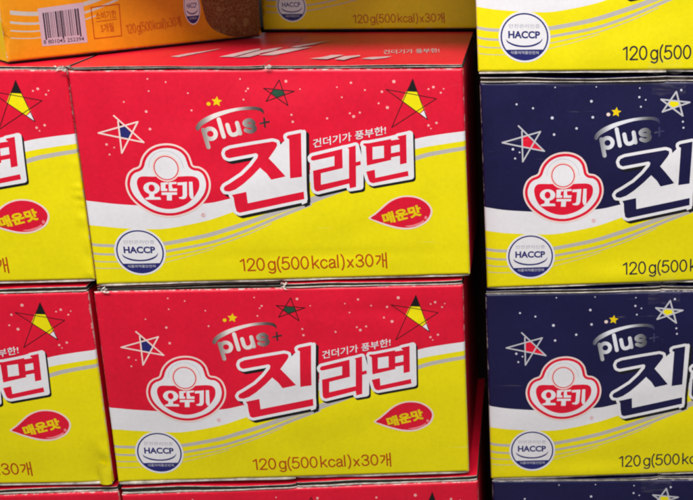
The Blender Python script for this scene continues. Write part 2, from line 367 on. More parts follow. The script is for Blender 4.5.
# a print = {part name: [(layer, material key, verts, tris)]}
GRID = (GS, GT)
def build_art(scheme):
    red = scheme == 'red'
    BG = 'red' if red else 'navy'
    A = {}
    def add(part, layer, mat, polys): A.setdefault(part, []).append((layer, mat, polys))
    def addt(part, layer, mat, vf): add(part, layer, mat, [[vf[0][i] for i in q] for q in vf[1]])
    # --- panel: ground colour, white band, yellow field, grey sweeps
    add('front_panel', 0, BG, [[(0, 0), (PW, 0), (PW, PH), (0, PH)]])
    up = P_([(84, 200), (105, 203), (127, 204.5), (150, 205.3), (180, 204.6), (209, 202.4), (226, 199), (270, 188), (320, 170), (370, 152), (414, 139), (440, 134.2), (466, 131)])
    up = catmull(up, 4, False); up[0] = (0, up[0][1]); up[-1] = (PW, up[-1][1])
    add('front_panel', 1, 'white', [[(0, 0), (PW, 0)] + up[::-1]])
    lo = P_([(87, 224.5), (105, 226.8), (122, 228), (145, 228.8), (168, 228), (204, 221), (226, 214), (270, 198), (320, 178), (370, 161), (415, 149), (440, 144.5), (467, 140.6)])
    lo = catmull(lo, 4, False); lo[0] = (0, lo[0][1]); lo[-1] = (PW, lo[-1][1])
    add('front_panel', 2, 'yellow', [[(0, 0), (PW, 0)] + lo[::-1]])
    def band(cl, w0, w1, mat='grey', layer=3):
        c = catmull(P_(cl), 5, False); c[0] = (max(c[0][0], 0), c[0][1])
        if c[-1][0] > PW - 3: c[-1] = (PW, c[-1][1])
        n = len(c); a, b = [], []
        for i, p in enumerate(c):
            w = (w0 + (w1-w0)*i/(n-1))*.43; a.append((p[0], p[1]+w)); b.append((p[0], p[1]-w))
        add('front_panel', layer, mat, [b + a[::-1]])
    band([(91.2, 244), (105, 245.8), (130, 246), (150, 245), (170, 242.6), (205, 235.6), (226, 229.5), (252, 221), (290, 207), (330, 193)], 3.6, 7)
    band([(93, 253), (105, 254.6), (130, 254.8), (150, 253.6), (172, 250), (205, 243.6), (226, 237.5), (252, 228), (285, 214), (312, 203.5)], 2.5, 4.6)
    band([(94.4, 260.6), (105, 262), (130, 261.8), (150, 259.8), (172, 255.8), (205, 248.4), (226, 242), (250, 233), (272, 223)], 1.5, 1.0)
    band([(95.5, 267.6), (108, 268.6), (130, 268), (150, 265.6), (172, 260.5), (196, 254), (215, 248)], .9, .6)
    band([(300, 205.5), (318, 198), (345, 188), (380, 172), (417.6, 157.5), (440, 152.2), (467.5, 147.8)], 7.5, 5)
    # --- dots
    if red:
        dots = [(147.5, 78.8, 1), (148.7, 91, 1), (165.7, 82, 1), (188, 93, 1), (124, 101.8, 1), (146.4, 111.4, 1.6), (150.3, 128.8, 1.6), (106.6, 144.4, 1.5), (114.4, 147.4, 1), (109.6, 154.4, 1.2),
                (285.8, 81.3, 1.7), (291.9, 114.4, 1.3), (293.2, 121.3, 1.5), (243.7, 99.4, 1.1), (191.7, 110.2, 1.2), (327.4, 118, 1.3), (350, 113, 1.2), (353.8, 116.2, 1.8), (360, 112.3, 1.3), (393.9, 81.4, 2), (382, 91.5, 1.5),
                (378.8, 103, 1.2), (387.5, 107.3, 1.9), (433.4, 87, 1.6), (428.5, 89, 1.1), (440.8, 92.6, 1.2), (443.6, 88.7, .9), (436.5, 122.7, 1.5), (428.5, 125.2, 1.5), (431, 128.3, .9), (351, 82.6, 1.4), (365, 89.8, 1.1), (240, 79, .9), (246, 91, 1), (248, 88.5, 1.3), (337, 87, .9), (342, 97, 1), (300, 89, .8)]
        mat = 'dot'
    else:       # read off the navy carton, moved to the same panel
        src = [(517, 104.5, 1.3), (533.6, 108.5, 1.3), (553, 118.4, 1.9), (577.6, 129, 1.6), (554.9, 135.2, 1.6), (513.3, 149.6, 1.6), (520, 152.8, 1.1), (515.5, 158.9, 1.3), (592.6, 101.6, 1.7), (594, 117.8, 1.7), (641, 97.5, 1.4), (647.5, 100.3, 1), (642.6, 107.3, 1.2), (683.4, 90.4, 1.5), (685, 122.8, 1.3), (685.6, 129, 1.3), (597.6, 87, .8), (556, 87.5, .9), (641.5, 88.3, .9)]
        dots = []
        for x, y, r in src:
            u = (x - (479.5 + (y - 83) * .037)) / 371; v = (y - 83) / 204
            dots.append((68 + 28.6 * v + u * 392, 70.8 + v * 212 - u * 6 * v, r))
        dots += [(433.4, 87, 1.5), (440.8, 92.6, 1.2), (382, 91.5, 1.4), (387.5, 107.3, 1.6), (353.8, 116.2, 1.6), (436.5, 122.7, 1.4)]
        mat = 'paledot'
    for x, y, r in dots:
        c = px2st((x, y)); add('front_panel', 1.5, mat, [ell(c[0], c[1], r*.88, r*.88, 10)])
    # --- little yellow star and its trailing dot
    c = px2st((217, 101.3))
    st = [(c[0] + (5.6 if i % 2 == 0 else 2.7)*math.sin(i*math.pi/5 + .12), c[1] + (5.6 if i % 2 == 0 else 2.7)*math.cos(i*math.pi/5 + .12)) for i in range(10)]
    add('small_star', 2, 'star', [st]); d = px2st((208.8, 103.7)); add('small_star', 2, 'star' if red else 'cream', [ell(d[0], d[1], 2.1, 2.0, 14)])
    # --- outlined star at the left
    g = lambda pts: Z(pts, 90, 100, 8.33)
    L, RU, B, RL, T, T2 = g([(70, 275), (400, 180), (268, 440), (452, 350), (200, 130), (235, 175)])
    if red:
        add('left_star_drawing'[5:], 2, 'blue', [g([(243, 215), (285, 210), (352, 278), (326, 325), (248, 308)])])
        add('star_drawing', 2.5, 'black', [g([(234, 176), (272, 208), (240, 214)])])
    else:
        add('star_drawing', 2, 'red', [g([(243, 215), (285, 210), (352, 278), (326, 325), (248, 308)]), g([(352, 278), (445, 350), (326, 325)])])
    add('star_drawing', 3, 'cream' if red else 'palegrey', stroke([L, RU, B, T2], .8) + stroke([T, RL, L], .8))
    # --- small star with a filled pentagon
    g = lambda pts: Z(pts, 255, 75, 9.9)
    T, R_, BR, BL, L = g([(238, 50), (390, 160), (330, 300), (112, 258), (85, 130)])
    add('pentagon_star_drawing', 2, 'green' if red else 'yellow', [g([(183, 138), (278, 145), (302, 185), (222, 230), (158, 185)])])
    add('pentagon_star_drawing', 3, 'thinblack' if red else 'palegrey', stroke([T, BR, L, R_, BL], .5 if red else .9, True))
    # --- the star coloured like a pencil
    g = lambda pts: Z(pts, 376, 66, 7.14)
    T, R_, BR, BL, L = g([(262, 92), (432, 232), (368, 380), (113, 437), (72, 165)])
    add('pencil_star_drawing', 2, 'black' if red else 'white', [g([(262, 92), (218, 180), (292, 184)])])
    add('pencil_star_drawing', 2, 'yellow', [g([(218, 180), (292, 184), (345, 302), (310, 337), (186, 248)])])
    add('pencil_star_drawing', 2, 'white', [g([(347, 312), (370, 380), (312, 342)])])
    add('pencil_star_drawing', 3, 'thinblack' if red else 'palegrey', stroke([T, BR, L, R_, BL], .42 if red else .8, True))
    # --- emblem: three-lobed outline rings, a plain white disc, red body with lettering
    tre = [(295, 18), (350, 26), (400, 50), (435, 88), (451, 128), (463, 156), (503, 164), (543, 192), (567, 240), (572, 290), (558, 342), (525, 390), (480, 430), (420, 460), (350, 479), (280, 479), (210, 462), (140, 425), (88, 383), (54, 338), (37, 290), (37, 248), (52, 205), (82, 177), (120, 160), (132, 122), (150, 86), (185, 50), (235, 26)]
    tre = catmull(Z(tre, 120, 140, 6.25), 4)
    add('brand_emblem', 2, 'cream', [tre]); add('brand_emblem', 3, 'red', [inset(tre, 2.0)]); add('brand_emblem', 4, 'white', [inset(tre, 5.0)])
    body = [(112, 245), (125, 230), (150, 225), (200, 226), (235, 226), (300, 232), (360, 226), (440, 222), (480, 230), (499, 255), (498, 300), (470, 350), (430, 390), (380, 415), (320, 428), (260, 422), (200, 398), (150, 360), (120, 312), (108, 270)]
    add('brand_emblem', 5, 'red', [catmull(Z(body, 120, 140, 6.25), 4)])
    hc = Z([(292, 172), (292 + 78, 172), (292, 172 - 78)], 120, 140, 6.25); hr = hc[1][0] - hc[0][0]; hv = hc[2][1] - hc[0][1]
    ring = ell(hc[0][0], hc[0][1], hr*1.38, hv*1.38)[:21]
    add('brand_emblem', 5, 'palegrey', stroke(ring, .28))
    add('brand_emblem', 6, 'cream', [ell(hc[0][0], hc[0][1], hr*1.12, hv*1.1)])
    add('brand_emblem', 7, 'red', [ell(hc[0][0], hc[0][1], hr, hv*.98)]); add('brand_emblem', 8, 'white', [ell(hc[0][0], hc[0][1], hr - 1.1, hv*.98 - 1.1)])
    g = lambda pts: Z(pts, 140, 174, 11.55)
    oc = g([(140, 158), (235, 158), (140, 88)]); n = 30
    o_out = ell(oc[0][0], oc[0][1], oc[1][0]-oc[0][0], oc[2][1]-oc[0][1], n); oi = g([(140, 158), (176, 158), (140, 116)]); o_in = ell(oi[0][0], oi[0][1], oi[1][0]-oi[0][0], oi[2][1]-oi[0][1], n)
    quads = [[o_out[i], o_out[(i+1) % n], o_in[(i+1) % n], o_in[i]] for i in range(n)]
    wh = [g([(112, 215), (170, 215), (172, 268), (112, 270)]), g([(62, 275), (110, 258), (240, 262), (250, 290), (80, 292)]),
          g([(245, 95), (330, 88), (330, 112), (302, 114), (300, 160), (322, 165), (322, 190), (250, 192)]),
          g([(336, 90), (428, 84), (430, 108), (374, 112), (380, 150), (392, 162), (436, 160), (436, 190), (340, 192)]),
          g([(256, 206), (436, 204), (436, 232), (256, 236)]), g([(318, 228), (376, 228), (376, 298), (318, 298)]),
          g([(440, 92), (550, 84), (552, 240), (540, 270), (515, 282), (468, 278), (455, 262), (490, 256), (502, 240), (500, 120), (440, 122)]),
          g([(574, 82), (614, 82), (628, 270), (600, 282), (578, 240)])]
    add('brand_emblem', 6, 'white', quads + wh)
    # --- silver word with its swoosh
    F = 'foil_red' if red else 'foil_navy'
    g = lambda pts: Z(pts, 190, 90, 6.93)
    sw = g([(42, 268), (48, 240), (75, 210), (120, 182), (200, 150), (320, 122), (430, 112), (490, 120), (512, 138), (514, 165), (502, 150), (470, 138), (420, 134), (320, 144), (200, 182), (110, 228), (80, 250), (62, 278)])
    add('silver_word', 2, F, [catmull(sw, 3)])
    o0, o1 = g([(104, 360), (480, 284)]); xh = 15.2; dx, dy = o1[0]-o0[0], o1[1]-o0[1]; L = math.hypot(dx, dy); ux, uy = dx/L, dy/L
    word, x = [], 0
    for w_, ls in ((.86, [el(.44, .5, .29, .36), [(.13, .86), (.13, -.38)]]), (.28, [[(.14, .12), (.14, 1.36)]]),
                   (.80, [[(.13, .87), (.13, .38)] + cm([(.13, .38), (.20, .17), (.38, .12), (.58, .22), (.66, .42)]), [(.67, .87), (.67, .12)]]),
                   (.78, [cm([(.64, .66), (.52, .86), (.32, .88), (.16, .76), (.22, .59), (.44, .49), (.62, .36), (.56, .17), (.34, .11), (.12, .26)])])):
        word += [[(x + a, b) for a, b in l] for l in ls]; x += w_ + .10
    x -= .10; k = L/x
    for l in word: l[:] = [(o0[0] + a*k*ux - b*xh*uy, o0[1] + a*k*uy + b*xh*ux) for a, b in l]
    add('silver_word', 2, F, [c_ for l in word for c_ in stroke(l, xh*.145)])
    pc = g([(520, 222), (551, 216), (489, 228), (517, 192), (523, 252)])
    add('silver_word', 2, F, stroke([pc[1], pc[2]], .95) + stroke([pc[3], pc[4]], .95))
    # --- big title
    g = lambda pts: Z(pts, 216, 124, 5.56)
    jin = [g([(50, 163), (56, 146), (82, 134), (200, 113), (318, 94), (340, 100), (343, 115), (335, 132), (296, 188), (330, 222), (390, 287), (370, 293), (310, 306), (285, 272), (248, 240), (205, 285), (155, 330), (112, 360), (80, 371), (55, 369), (46, 355), (54, 341), (82, 325), (150, 280), (200, 230), (233, 185), (236, 168), (225, 160), (150, 174), (75, 188), (58, 181)]),
           g([(395, 66), (405, 60), (475, 46), (481, 290), (415, 299), (409, 82), (397, 76)]),
           g([(92, 390), (172, 373), (180, 437), (490, 373), (493, 415), (135, 490), (118, 482), (109, 450), (102, 405)])]
    jfill = g([(250, 245), (296, 188), (405, 80), (480, 60), (490, 373), (180, 437), (172, 373), (130, 375), (200, 300)])
    jl = g([(440, 60), (470, 36), (494, 29), (503, 38), (506, 300), (508, 434), (480, 446), (440, 300)])
    S = lambda pts: Z(pts, 306, 135, 7.7)
    ra = [S([(44, 188), (40, 172), (52, 157), (282, 102), (286, 250), (118, 290), (118, 378), (335, 330), (335, 370), (92, 432), (74, 426), (64, 405), (58, 270), (222, 232), (222, 158), (62, 192)]),
          S([(320, 94), (385, 76), (387, 205), (422, 196), (425, 226), (387, 236), (388, 396), (340, 408), (334, 370), (333, 104)])]
    rfill = S([(60, 172), (285, 100), (330, 92), (385, 76), (415, 190), (420, 230), (420, 395), (340, 408), (330, 375), (90, 432), (64, 400)])
    Q = lambda pts: Z(pts, 356, 125, 7.14)
    myeon = [Q([(52, 138), (56, 128), (120, 126), (120, 268), (80, 287), (72, 150)]), Q([(75, 130), (252, 97), (252, 138), (75, 160)]), Q([(200, 112), (252, 97), (252, 246), (202, 256)]), Q([(76, 250), (252, 224), (252, 247), (80, 287)]),
             Q([(245, 108), (318, 97), (318, 136), (245, 150)]), Q([(245, 200), (318, 186), (318, 217), (245, 231)]), Q([(297, 88), (300, 78), (360, 65), (363, 270), (315, 280), (312, 98)]),
             Q([(74, 330), (135, 316), (140, 375), (372, 326), (376, 362), (122, 413), (102, 406), (92, 390)])]
    mfill = Q([(60, 140), (250, 98), (300, 85), (385, 60), (392, 365), (120, 412), (92, 390), (74, 330)])
    wj = buffer(jin, 3.4) + [jfill, jl] + stroke(jfill, 1.5, True)
    wr = buffer(ra, 3.3) + [rfill] + stroke(rfill, 3.3, True); wm = buffer(myeon, 3.1) + [mfill] + stroke(mfill, 3.4, True)
    add('title_lettering', 4, 'black', shift(wj, 2.9, -2.7) + shift(wj, 1.4, -1.3) + shift(wr, 1.7, -2.4) + shift(wr, .9, -1.2) + shift(wm, 1.7, -2.4) + shift(wm, .9, -1.2))
    add('title_lettering', 5, 'white', wj + wr + wm)
    add('title_lettering', 6, BG, jin + ra + myeon)
    # --- slogan above the title
    a, b = P_([(314.5, 147.3), (387.5, 133.6)])
    addt('slogan_lettering', 2, 'white', text('건더기가 풍부한!', a, b, 9.2, .010, .18))
    # --- flavour drop
    g = lambda pts: Z(pts, 355, 180, 7.7)
    if red:
        drop = catmull(g([(104, 290), (150, 255), (195, 215), (260, 160), (330, 128), (400, 117), (480, 127), (550, 164), (590, 212), (594, 262), (566, 315), (510, 352), (440, 376), (360, 378), (280, 362), (200, 337), (150, 315)]), 3)
        add('flavour_badge', 5, 'cream', [drop]); add('flavour_badge', 6, 'red', [catmull(g([(122, 291), (160, 262), (200, 228), (265, 172), (332, 139), (400, 128), (476, 138), (540, 172), (577, 217), (580, 258), (555, 305), (505, 341), (440, 363), (360, 364), (285, 349), (205, 324), (160, 307)]), 3)])
        add('flavour_badge', 7, 'pink', [catmull(g([(385, 352), (440, 345), (500, 325), (528, 308), (530, 322), (495, 345), (430, 360)]), 3)]); c = g([(546, 290)])[0]; add('flavour_badge', 7, 'pink', [ell(c[0], c[1], 1.6, 2.0, 12)])
        a, b = Z([(185, 262), (560, 172)], 366, 198, 9.9)
        addt('flavour_badge', 8, 'brownred', text('매운맛', (a[0]+.5, a[1]-.5), (b[0]+.5, b[1]-.5), 13.2, .06, 0))
        addt('flavour_badge', 9, 'star', text('매운맛', a, b, 13.2, .045, 0))
    # --- net weight
    a, b = P_([(241, 270.6), (387, 265.6)])
    add('weight_lettering', 3, 'brownred' if red else 'darktext', mono('120 g(500 kcal~)~x~30~개', a, b, 13.6, .84))
    # --- round quality seal
    g = lambda pts: Z(pts, 105, 220, 8.33)
    c, cx, cy = g([(293, 264), (510, 264), (293, 66)]); rx, ry = cx[0]-c[0], cy[1]-c[1]
    add('quality_seal', 4, 'white', [ell(c[0], c[1], rx, ry)]); add('quality_seal', 5, 'blue', [ell(c[0], c[1], rx*.925, ry*.925)])
    R2x, R2y = rx*.865, ry*.865; k = -.57
    th = math.asin(k); arc = [(c[0] + R2x*math.cos(th + (math.pi - 2*th)*i/30), c[1] + R2y*math.sin(th + (math.pi - 2*th)*i/30)) for i in range(31)]
    add('quality_seal', 6, 'white', [arc])
    a, b = g([(158, 277), (424, 275)]); addt('quality_seal', 7, 'blue', text('HACCP', a, b, 7.8, .04, 0))
    sm = g([(143, 282), (160, 300), (220, 322), (293, 330), (365, 322), (425, 296), (443, 272), (440, 292), (418, 315), (365, 336), (293, 343), (220, 336), (165, 315), (148, 300)])
    add('quality_seal', 7, 'blue', [catmull(sm, 3)])
    a, b = g([(155, 198), (415, 196)]); addt('quality_seal', 7, 'sealgrey', text('안전관리인증', a, b, 4.2, .0, 0))
    a, b = g([(190, 397), (424, 394)]); addt('quality_seal', 7, 'palegrey', text('식품의약품안전처', a, b, 3.3, .01, 0))
    # --- registered mark by the emblem
    c = px2st((204, 214.5)); add('brand_emblem', 3, 'pink', [capsule(p, q, .22) for p, q in zip(ell(c[0], c[1], 2, 2, 14), ell(c[0], c[1], 2, 2, 14)[1:] + ell(c[0], c[1], 2, 2, 14)[:1])])
    addt('brand_emblem', 3, 'pink', text('R', (c[0]-.8, c[1]-1), (c[0]+.8, c[1]-1), 2.1, .02, 0))
    return {k: cdt_mats(v, GRID) for k, v in A.items()}
SHEET = {'front_panel': 0, 'title_lettering': 2, 'slogan_lettering': 3}
ART = {'red': build_art('red'), 'navy': build_art('navy')}
LAYER = .00014

# ------------------------------------------------------------------ the carton
FOLD = 3.2      # mm, radius of the folded edges
def lerp(a, b, t): return a + (b - a) * t
free = lambda x: .0062
class Carton:
    def __init__(s, name, label, cat, Q, depth, scheme, gap_up, gap_dn, group, dents=(), bulge=.0025, seed=0, full=True, crumple=None, notch=True, tape=False, tear=None, lid=False, strip=None, lift=(0, 0), recess=(0, 0)):
        rnd = random.Random(seed)
        s.Q = Q; TL, TR, BR, BL = Q; y0 = (TL.y + TR.y) / 2
        base = Vector(((BL.x + BR.x) / 2, y0 + depth / 2, min(BL.z, BR.z) - gap_dn(BL.x)))
        s.t = thing(name, label, cat, base, group)
        ph = [rnd.uniform(0, 6.28) for _ in range(8)]
        def d(u, v):        # outward bulge of the front, metres
            e = max(0, u*(1-u)*4) * max(0, v*(1-v)*4)
            r = bulge * e * (1 + .35*math.sin(5*u + ph[0]) * math.cos(4*v + ph[1]))
            r += .00035 * e * (math.sin(17*u + 9*v + ph[2]) + math.sin(23*v - 11*u + ph[3]))
            if strip: r += max(0, strip[0] - u) / strip[0] * strip[1]
            for (cu, cv, ru, rv, h) in dents:
                q = ((u-cu)/ru)**2 + ((v-cv)/rv)**2
                if q < 9: r += h * math.exp(-q)
            if crumple:
                e2 = max(0, 1 - abs(u - crumple[0]) / crumple[1])
                if v < crumple[2]: r += e2 * .0006 * (math.sin(38*v + 60*u + ph[4]) * math.sin(11*v + ph[5]) + .5*math.sin(97*v + 3*math.sin(14*v + ph[6])) * math.sin(7*v + ph[7]))
            return r
        def fold(x):
            return 0 if x >= FOLD else FOLD - math.sqrt(max(0, FOLD**2 - (FOLD - max(x, 0))**2))
        def surf(st, lay=0):
            u, v = st[0]/PW, st[1]/PH
            x = (1-u)*(1-v)*BL.x + u*(1-v)*BR.x + u*v*TR.x + (1-u)*v*TL.x
            z = (1-u)*(1-v)*BL.z + u*(1-v)*BR.z + u*v*TR.z + (1-u)*v*TL.z
            m = min(st[0], PW-st[0]); n = min(st[1], PH-st[1])
            back = max(fold(m), fold(n) * .8) / 1000
            return Vector((x, y0 - d(u, v) + back - lay*LAYER, z))
        s.surf = surf
        def nor(p):
            e = .3; a = surf((min(PW, p[0]+e), p[1])) - surf((max(0, p[0]-e), p[1])); b = surf((p[0], min(PH, p[1]+e))) - surf((p[0], max(0, p[1]-e)))
            return a.cross(b).normalized()
        front = None
        for part, (v2, tri, keys) in ART[scheme].items():
            lay = SHEET.get(part, 1)
            vs = [surf(p, lay) for p in v2]; uv = [(p[0]/PW, p[1]/PH) for p in v2]; fs = tri
            names = sorted(set(keys)); mats = [MT[k] for k in names]; fm = [names.index(k) for k in keys]
            o = link_mesh(part, vs, fs, mats, fm, s.t if part == 'front_panel' else front, base, uv, True, [nor(p) for p in v2])
            if part == 'front_panel': front = o
        # sides, back
        topm = MT['topred' if scheme == 'red' else 'topnavy']
        N = 24
        for side in (0, 1):
            vs, fs = [], []
            for i in range(N+1):
                p = surf((PW*side, PH*i/N)); p.y = y0 + FOLD/1000
                for j in range(9):
                    q = p.copy(); q.y = lerp(p.y, y0 + depth, j/8); w = math.sin(math.pi*j/8)*math.sin(math.pi*i/N)
                    q.x += (1 if side else -1)*.0012*w*math.sin(3*j/8 + ph[6]); vs.append(q)
            for i in range(N):
                for j in range(8):
                    a = i*9 + j; f = [a, a+1, a+10, a+9]; fs.append(f if side else f[::-1])
            link_mesh('side_panel', vs, fs, [topm], None, s.t, base, None, True)
        bk = [Vector((q.x, y0 + depth, q.z)) for q in (BL, TL, TR, BR)]
        link_mesh('back_panel', bk, [[0, 1, 2, 3]], [MT['kraft']], None, s.t, base)
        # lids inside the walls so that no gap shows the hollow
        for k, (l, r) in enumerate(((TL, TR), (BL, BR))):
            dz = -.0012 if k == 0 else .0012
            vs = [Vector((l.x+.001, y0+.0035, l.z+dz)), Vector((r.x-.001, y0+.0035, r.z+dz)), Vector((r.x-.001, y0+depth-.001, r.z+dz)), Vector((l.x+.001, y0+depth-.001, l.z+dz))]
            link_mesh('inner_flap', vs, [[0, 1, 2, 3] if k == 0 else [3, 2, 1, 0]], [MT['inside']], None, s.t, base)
        # outer flaps: printed liner, recessed fluted core, bare liner
        def flap(nm, us, lo, hi, top, yo, jag):
            n = 46; vs, fs, fm = [], [], []
            p1, p2 = rnd.uniform(0, 6), rnd.uniform(0, 6)
            wav = lambda u: .0005*math.sin(u*11+p1) + .0002*math.sin(u*37+p2)
            jit = [rnd.uniform(-1, 1) for _ in range(n+1)]
            def ring(f0, f1, yoff, mat_top, mat_rest, jitter=0):
                b = len(vs)
                for i in range(n+1):
                    u = lerp(us[0], us[1], i/n); e = (TL.lerp(TR, u) if top else BL.lerp(BR, u)); x = e.x
                    zl, zh = lo(u), hi(u); zh = zl + (zh - zl)*(1.0 + .22*math.sin(u*9+p2) * math.sin(u*5+p1) - .12) if top else zh; g = zh - zl
                    # round the free ends
                    k = min(i, n-i); er = .0012 if k == 0 else (.0003 if k == 1 else 0)
                    yf = y0 + yo + yoff + wav(u)*1.3 + jitter*jit[i]*.0005 + er
                    w = wav(u*1.3) * .5
                    vs.extend((Vector((x, yf, zl+g*f0+w)), Vector((x, yf, zl+g*f1+w)), Vector((x, y0+depth, lo(u)+(hi(u)-lo(u))*f1)), Vector((x, y0+depth, lo(u)+(hi(u)-lo(u))*f0))))
                for i in range(n):
                    a = b + 4*i
                    for j in range(4):
                        c_ = (j+1) % 4; fs.append([a+j, a+4+j, a+4+c_, a+c_]); fm.append(mat_top if (j == 1 and top) or (j == 3 and not top) else mat_rest)
                for a in (b, b+4*n):
                    fs.append([a, a+1, a+2, a+3] if a == b else [a+3, a+2, a+1, a]); fm.append(mat_rest)
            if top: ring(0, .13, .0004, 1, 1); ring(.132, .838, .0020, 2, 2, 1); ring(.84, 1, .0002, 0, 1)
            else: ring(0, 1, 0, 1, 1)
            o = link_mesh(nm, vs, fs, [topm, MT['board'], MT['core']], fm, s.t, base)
            return o
        s.flaps = []
        mid = .5 + rnd.uniform(-.012, .012)
        TZ = lambda u: lerp(TL.z, TR.z, u); TX = lambda u: lerp(TL.x, TR.x, u)
        BZ = lambda u: lerp(BL.z, BR.z, u); BX = lambda u: lerp(BL.x, BR.x, u)
        for q, us in enumerate(((.003, mid-.0006), (mid+.0006, .997))):
            off = (-.0002, .0003)[q] + lift[q]
            s.flaps.append(flap('top_flap', us, lambda u: TZ(u) + gap_up(TX(u))*.06 + off, lambda u: TZ(u) + gap_up(TX(u))*(.54 if gap_up is not free else .60) + off*.3, True, (-.0004, .0006)[q] + recess[q] + rnd.uniform(-.0004, .0004), 0))
        for q, us in enumerate(((.003, mid-.0006), (mid+.0006, .997))):
            flap('bottom_flap', us, lambda u: BZ(u) - gap_dn(BX(u))*.15, lambda u: BZ(u) - gap_dn(BX(u))*.015, False, .0006 + rnd.uniform(-.0006, .0008), 0)
        # white print on the lid
        if lid:
            f = lambda pts, ox, oy, k: [(lambda P: (P.x, P.y))(atz(ox + x/k, oy + y/k, TZ(.5) + gap_up(TX(.5))*.60 + .001)) for x, y in pts]
            polys = [f([(250, 103), (330, 88), (430, 74), (500, 62), (470, 70), (380, 88), (290, 106)], 120, 36, 4.95),
                     f([(490, 104), (560, 88), (640, 70), (693, 62), (693, 68), (640, 82), (560, 104)], 120, 36, 4.95),
                     f([(560, 107), (640, 92), (693, 80), (693, 90), (640, 104)], 120, 36, 4.95),
                     f([(0, 150), (100, 122), (200, 104), (250, 100), (200, 118), (100, 138), (30, 156)], 240, 30, 5.775),
                     f([(110, 146), (210, 120), (300, 106), (420, 96), (360, 110), (280, 128), (190, 146)], 240, 30, 5.775),
                     f([(290, 98), (420, 74), (520, 62), (430, 82), (330, 100)], 240, 30, 5.775),
                     f([(400, 164), (470, 156), (530, 143), (600, 142), (560, 154), (500, 168)], 240, 30, 5.775),
                     f([(545, 168), (600, 150), (693, 143), (693, 150), (640, 160), (600, 172)], 240, 30, 5.775),
                     f([(60, 162), (100, 154), (225, 148), (190, 158), (120, 166)], 350, 28, 5.33)]
            items = [(1, 'white', [[(x*1000, y*1000) for x, y in p] for p in polys])]
            (ax, ay), (bx, by) = f([(182, 138), (488, 128)], 350, 28, 5.33)
            tv, tf = text('건더기가 풍부한!', (ax*1000, ay*1000), (bx*1000, by*1000), 34, .012, .3)
            items.append((1, 'white', [[tv[k] for k in q] for q in tf]))
            v2, tri, _k = cdt_mats(items)
            link_mesh('lid_print', [Vector((x/1000, y/1000, TZ((x/1000-TL.x)/(TR.x-TL.x)) + gap_up(x/1000)*.60 + .0011)) for x, y in v2], tri, [MT['lidwhite']], None, s.flaps[0], base)
        # clear tape over the seam
        if tape:
            for top in ((True, False) if tape != 'b' else (False,)):
                cu = mid + rnd.uniform(-.01, .01); hw = .046; vs, fs = [], []; n, mrow = 14, 12
                for i in range(n+1):
                    u = cu - hw + 2*hw*i/n
                    for j in range(mrow+1):
                        k = j/mrow
                        if top: z = TZ(u) + gap_up(TX(u))*.42 - k*.019
                        else: z = BZ(u) - gap_dn(BX(u))*.30 + k*.018
                        inside = PH*((z - BZ(u))/(TZ(u)-BZ(u)))
                        if 0 <= inside <= PH: y = surf((u*PW, inside), 14).y
                        else: y = y0 - .0008
                        y = min(y, y0 + .0012) - .0006 - .0005*abs(math.sin(i*2.3 + j*1.1 + ph[7])) * (1 if k < .5 else .4)
                        vs.append(Vector((TX(u) if top else BX(u), y, z + .0008*math.sin(i*.9+ph[2]))))
                for i in range(n):
                    for j in range(mrow):
                        a = i*(mrow+1)+j; f = [a, a+mrow+1, a+mrow+2, a+1]; fs.append(f[::-1] if top else f)
                link_mesh('clear_tape', vs, fs, [MT['tape']], None, s.t, base, None, True)
        # torn paper where the flaps meet
        if tear:
            for u in tear:
                vs, fs = [], []
                for k in range(7):
                    p = Vector((TX(u) + rnd.uniform(-.004, .004), y0 - .0012 - rnd.uniform(0, .0012), TZ(u) + rnd.uniform(.000, gap_up(TX(u))*.75)))
                    a = rnd.uniform(-.7, .7); L = rnd.uniform(.002, .0055); w = rnd.uniform(.0006, .0013); b = len(vs)
                    dx, dz = math.cos(a)*L, math.sin(a)*L
                    for t_, ww in ((-.5, .2), (0, 1), (.5, .35)):
                        for sg in (-1, 1): vs.append(p + Vector((dx*t_ - sg*math.sin(a)*w*ww, rnd.uniform(-.0008, .0008), dz*t_ + sg*math.cos(a)*w*ww)))
                    fs += [[b, b+2, b+3, b+1], [b+2, b+4, b+5, b+3]]
                link_mesh('torn_paper', vs, fs, [MT['board']], None, s.t, base)

# photo corners -> panel corners
def quad_from_left(tl, tr_ref, br_ref, bl, y, W=.398):
    a, b = aty(*tl, y), aty(*tr_ref, y); c, d_ = aty(*bl, y), aty(*br_ref, y)
    return [a, a + (b-a)*(W/(b.x-a.x)), c + (d_-c)*(W/(d_.x-c.x)), c]
def quad_from_right(tl_ref, tr, br, bl_ref, y, W=.398):
    a, b = aty(*tl_ref, y), aty(*tr, y); c, d_ = aty(*bl_ref, y), aty(*br, y)
    f = lambda p, q: Vector((q.x - W, y, q.z + (p.z-q.z)/(q.x-p.x)*W*.4))
    return [f(a, b), b, d_, f(c, d_)]
def line(p, q): return lambda x: p.z + (q.z-p.z)*(x-p.x)/(q.x-p.x)
def const(g): return lambda x: g
RY = .03
UC = UCQ
LC = [aty(93.6, 292, 0), aty(463, 285, 0), aty(469, 472, 0), aty(118, 482.6, 0)]
LU = quad_from_right((0, 69), (66.5, 70), (95, 279.6), (0, 283.4), .002)
LL = quad_from_right((0, 295), (87.6, 292), (113.2, 482.6), (0, 482.6), .001)
BCt = [aty(121, 495, 0), aty(478, 481.5, 0)]
BLt = quad_from_right((0, 496.6), (118, 491.8), (121, 700), (0, 700), .001)[:2]
R2 = quad_from_left((479.5, 82.8), (693, 81.4), (693, 280.6), (487, 288.4), RY)
R3 = quad_from_left((485.3, 294.4), (693, 291), (693, 472.6), (491, 479), RY)
RTb = quad_from_left((478, 72), (693, 70), (693, 280), (487, 288), RY)[:2]
RT = [Vector((p.x - .001, RY, p.z + .232)) for p in RTb] + [RTb[1], RTb[0]]
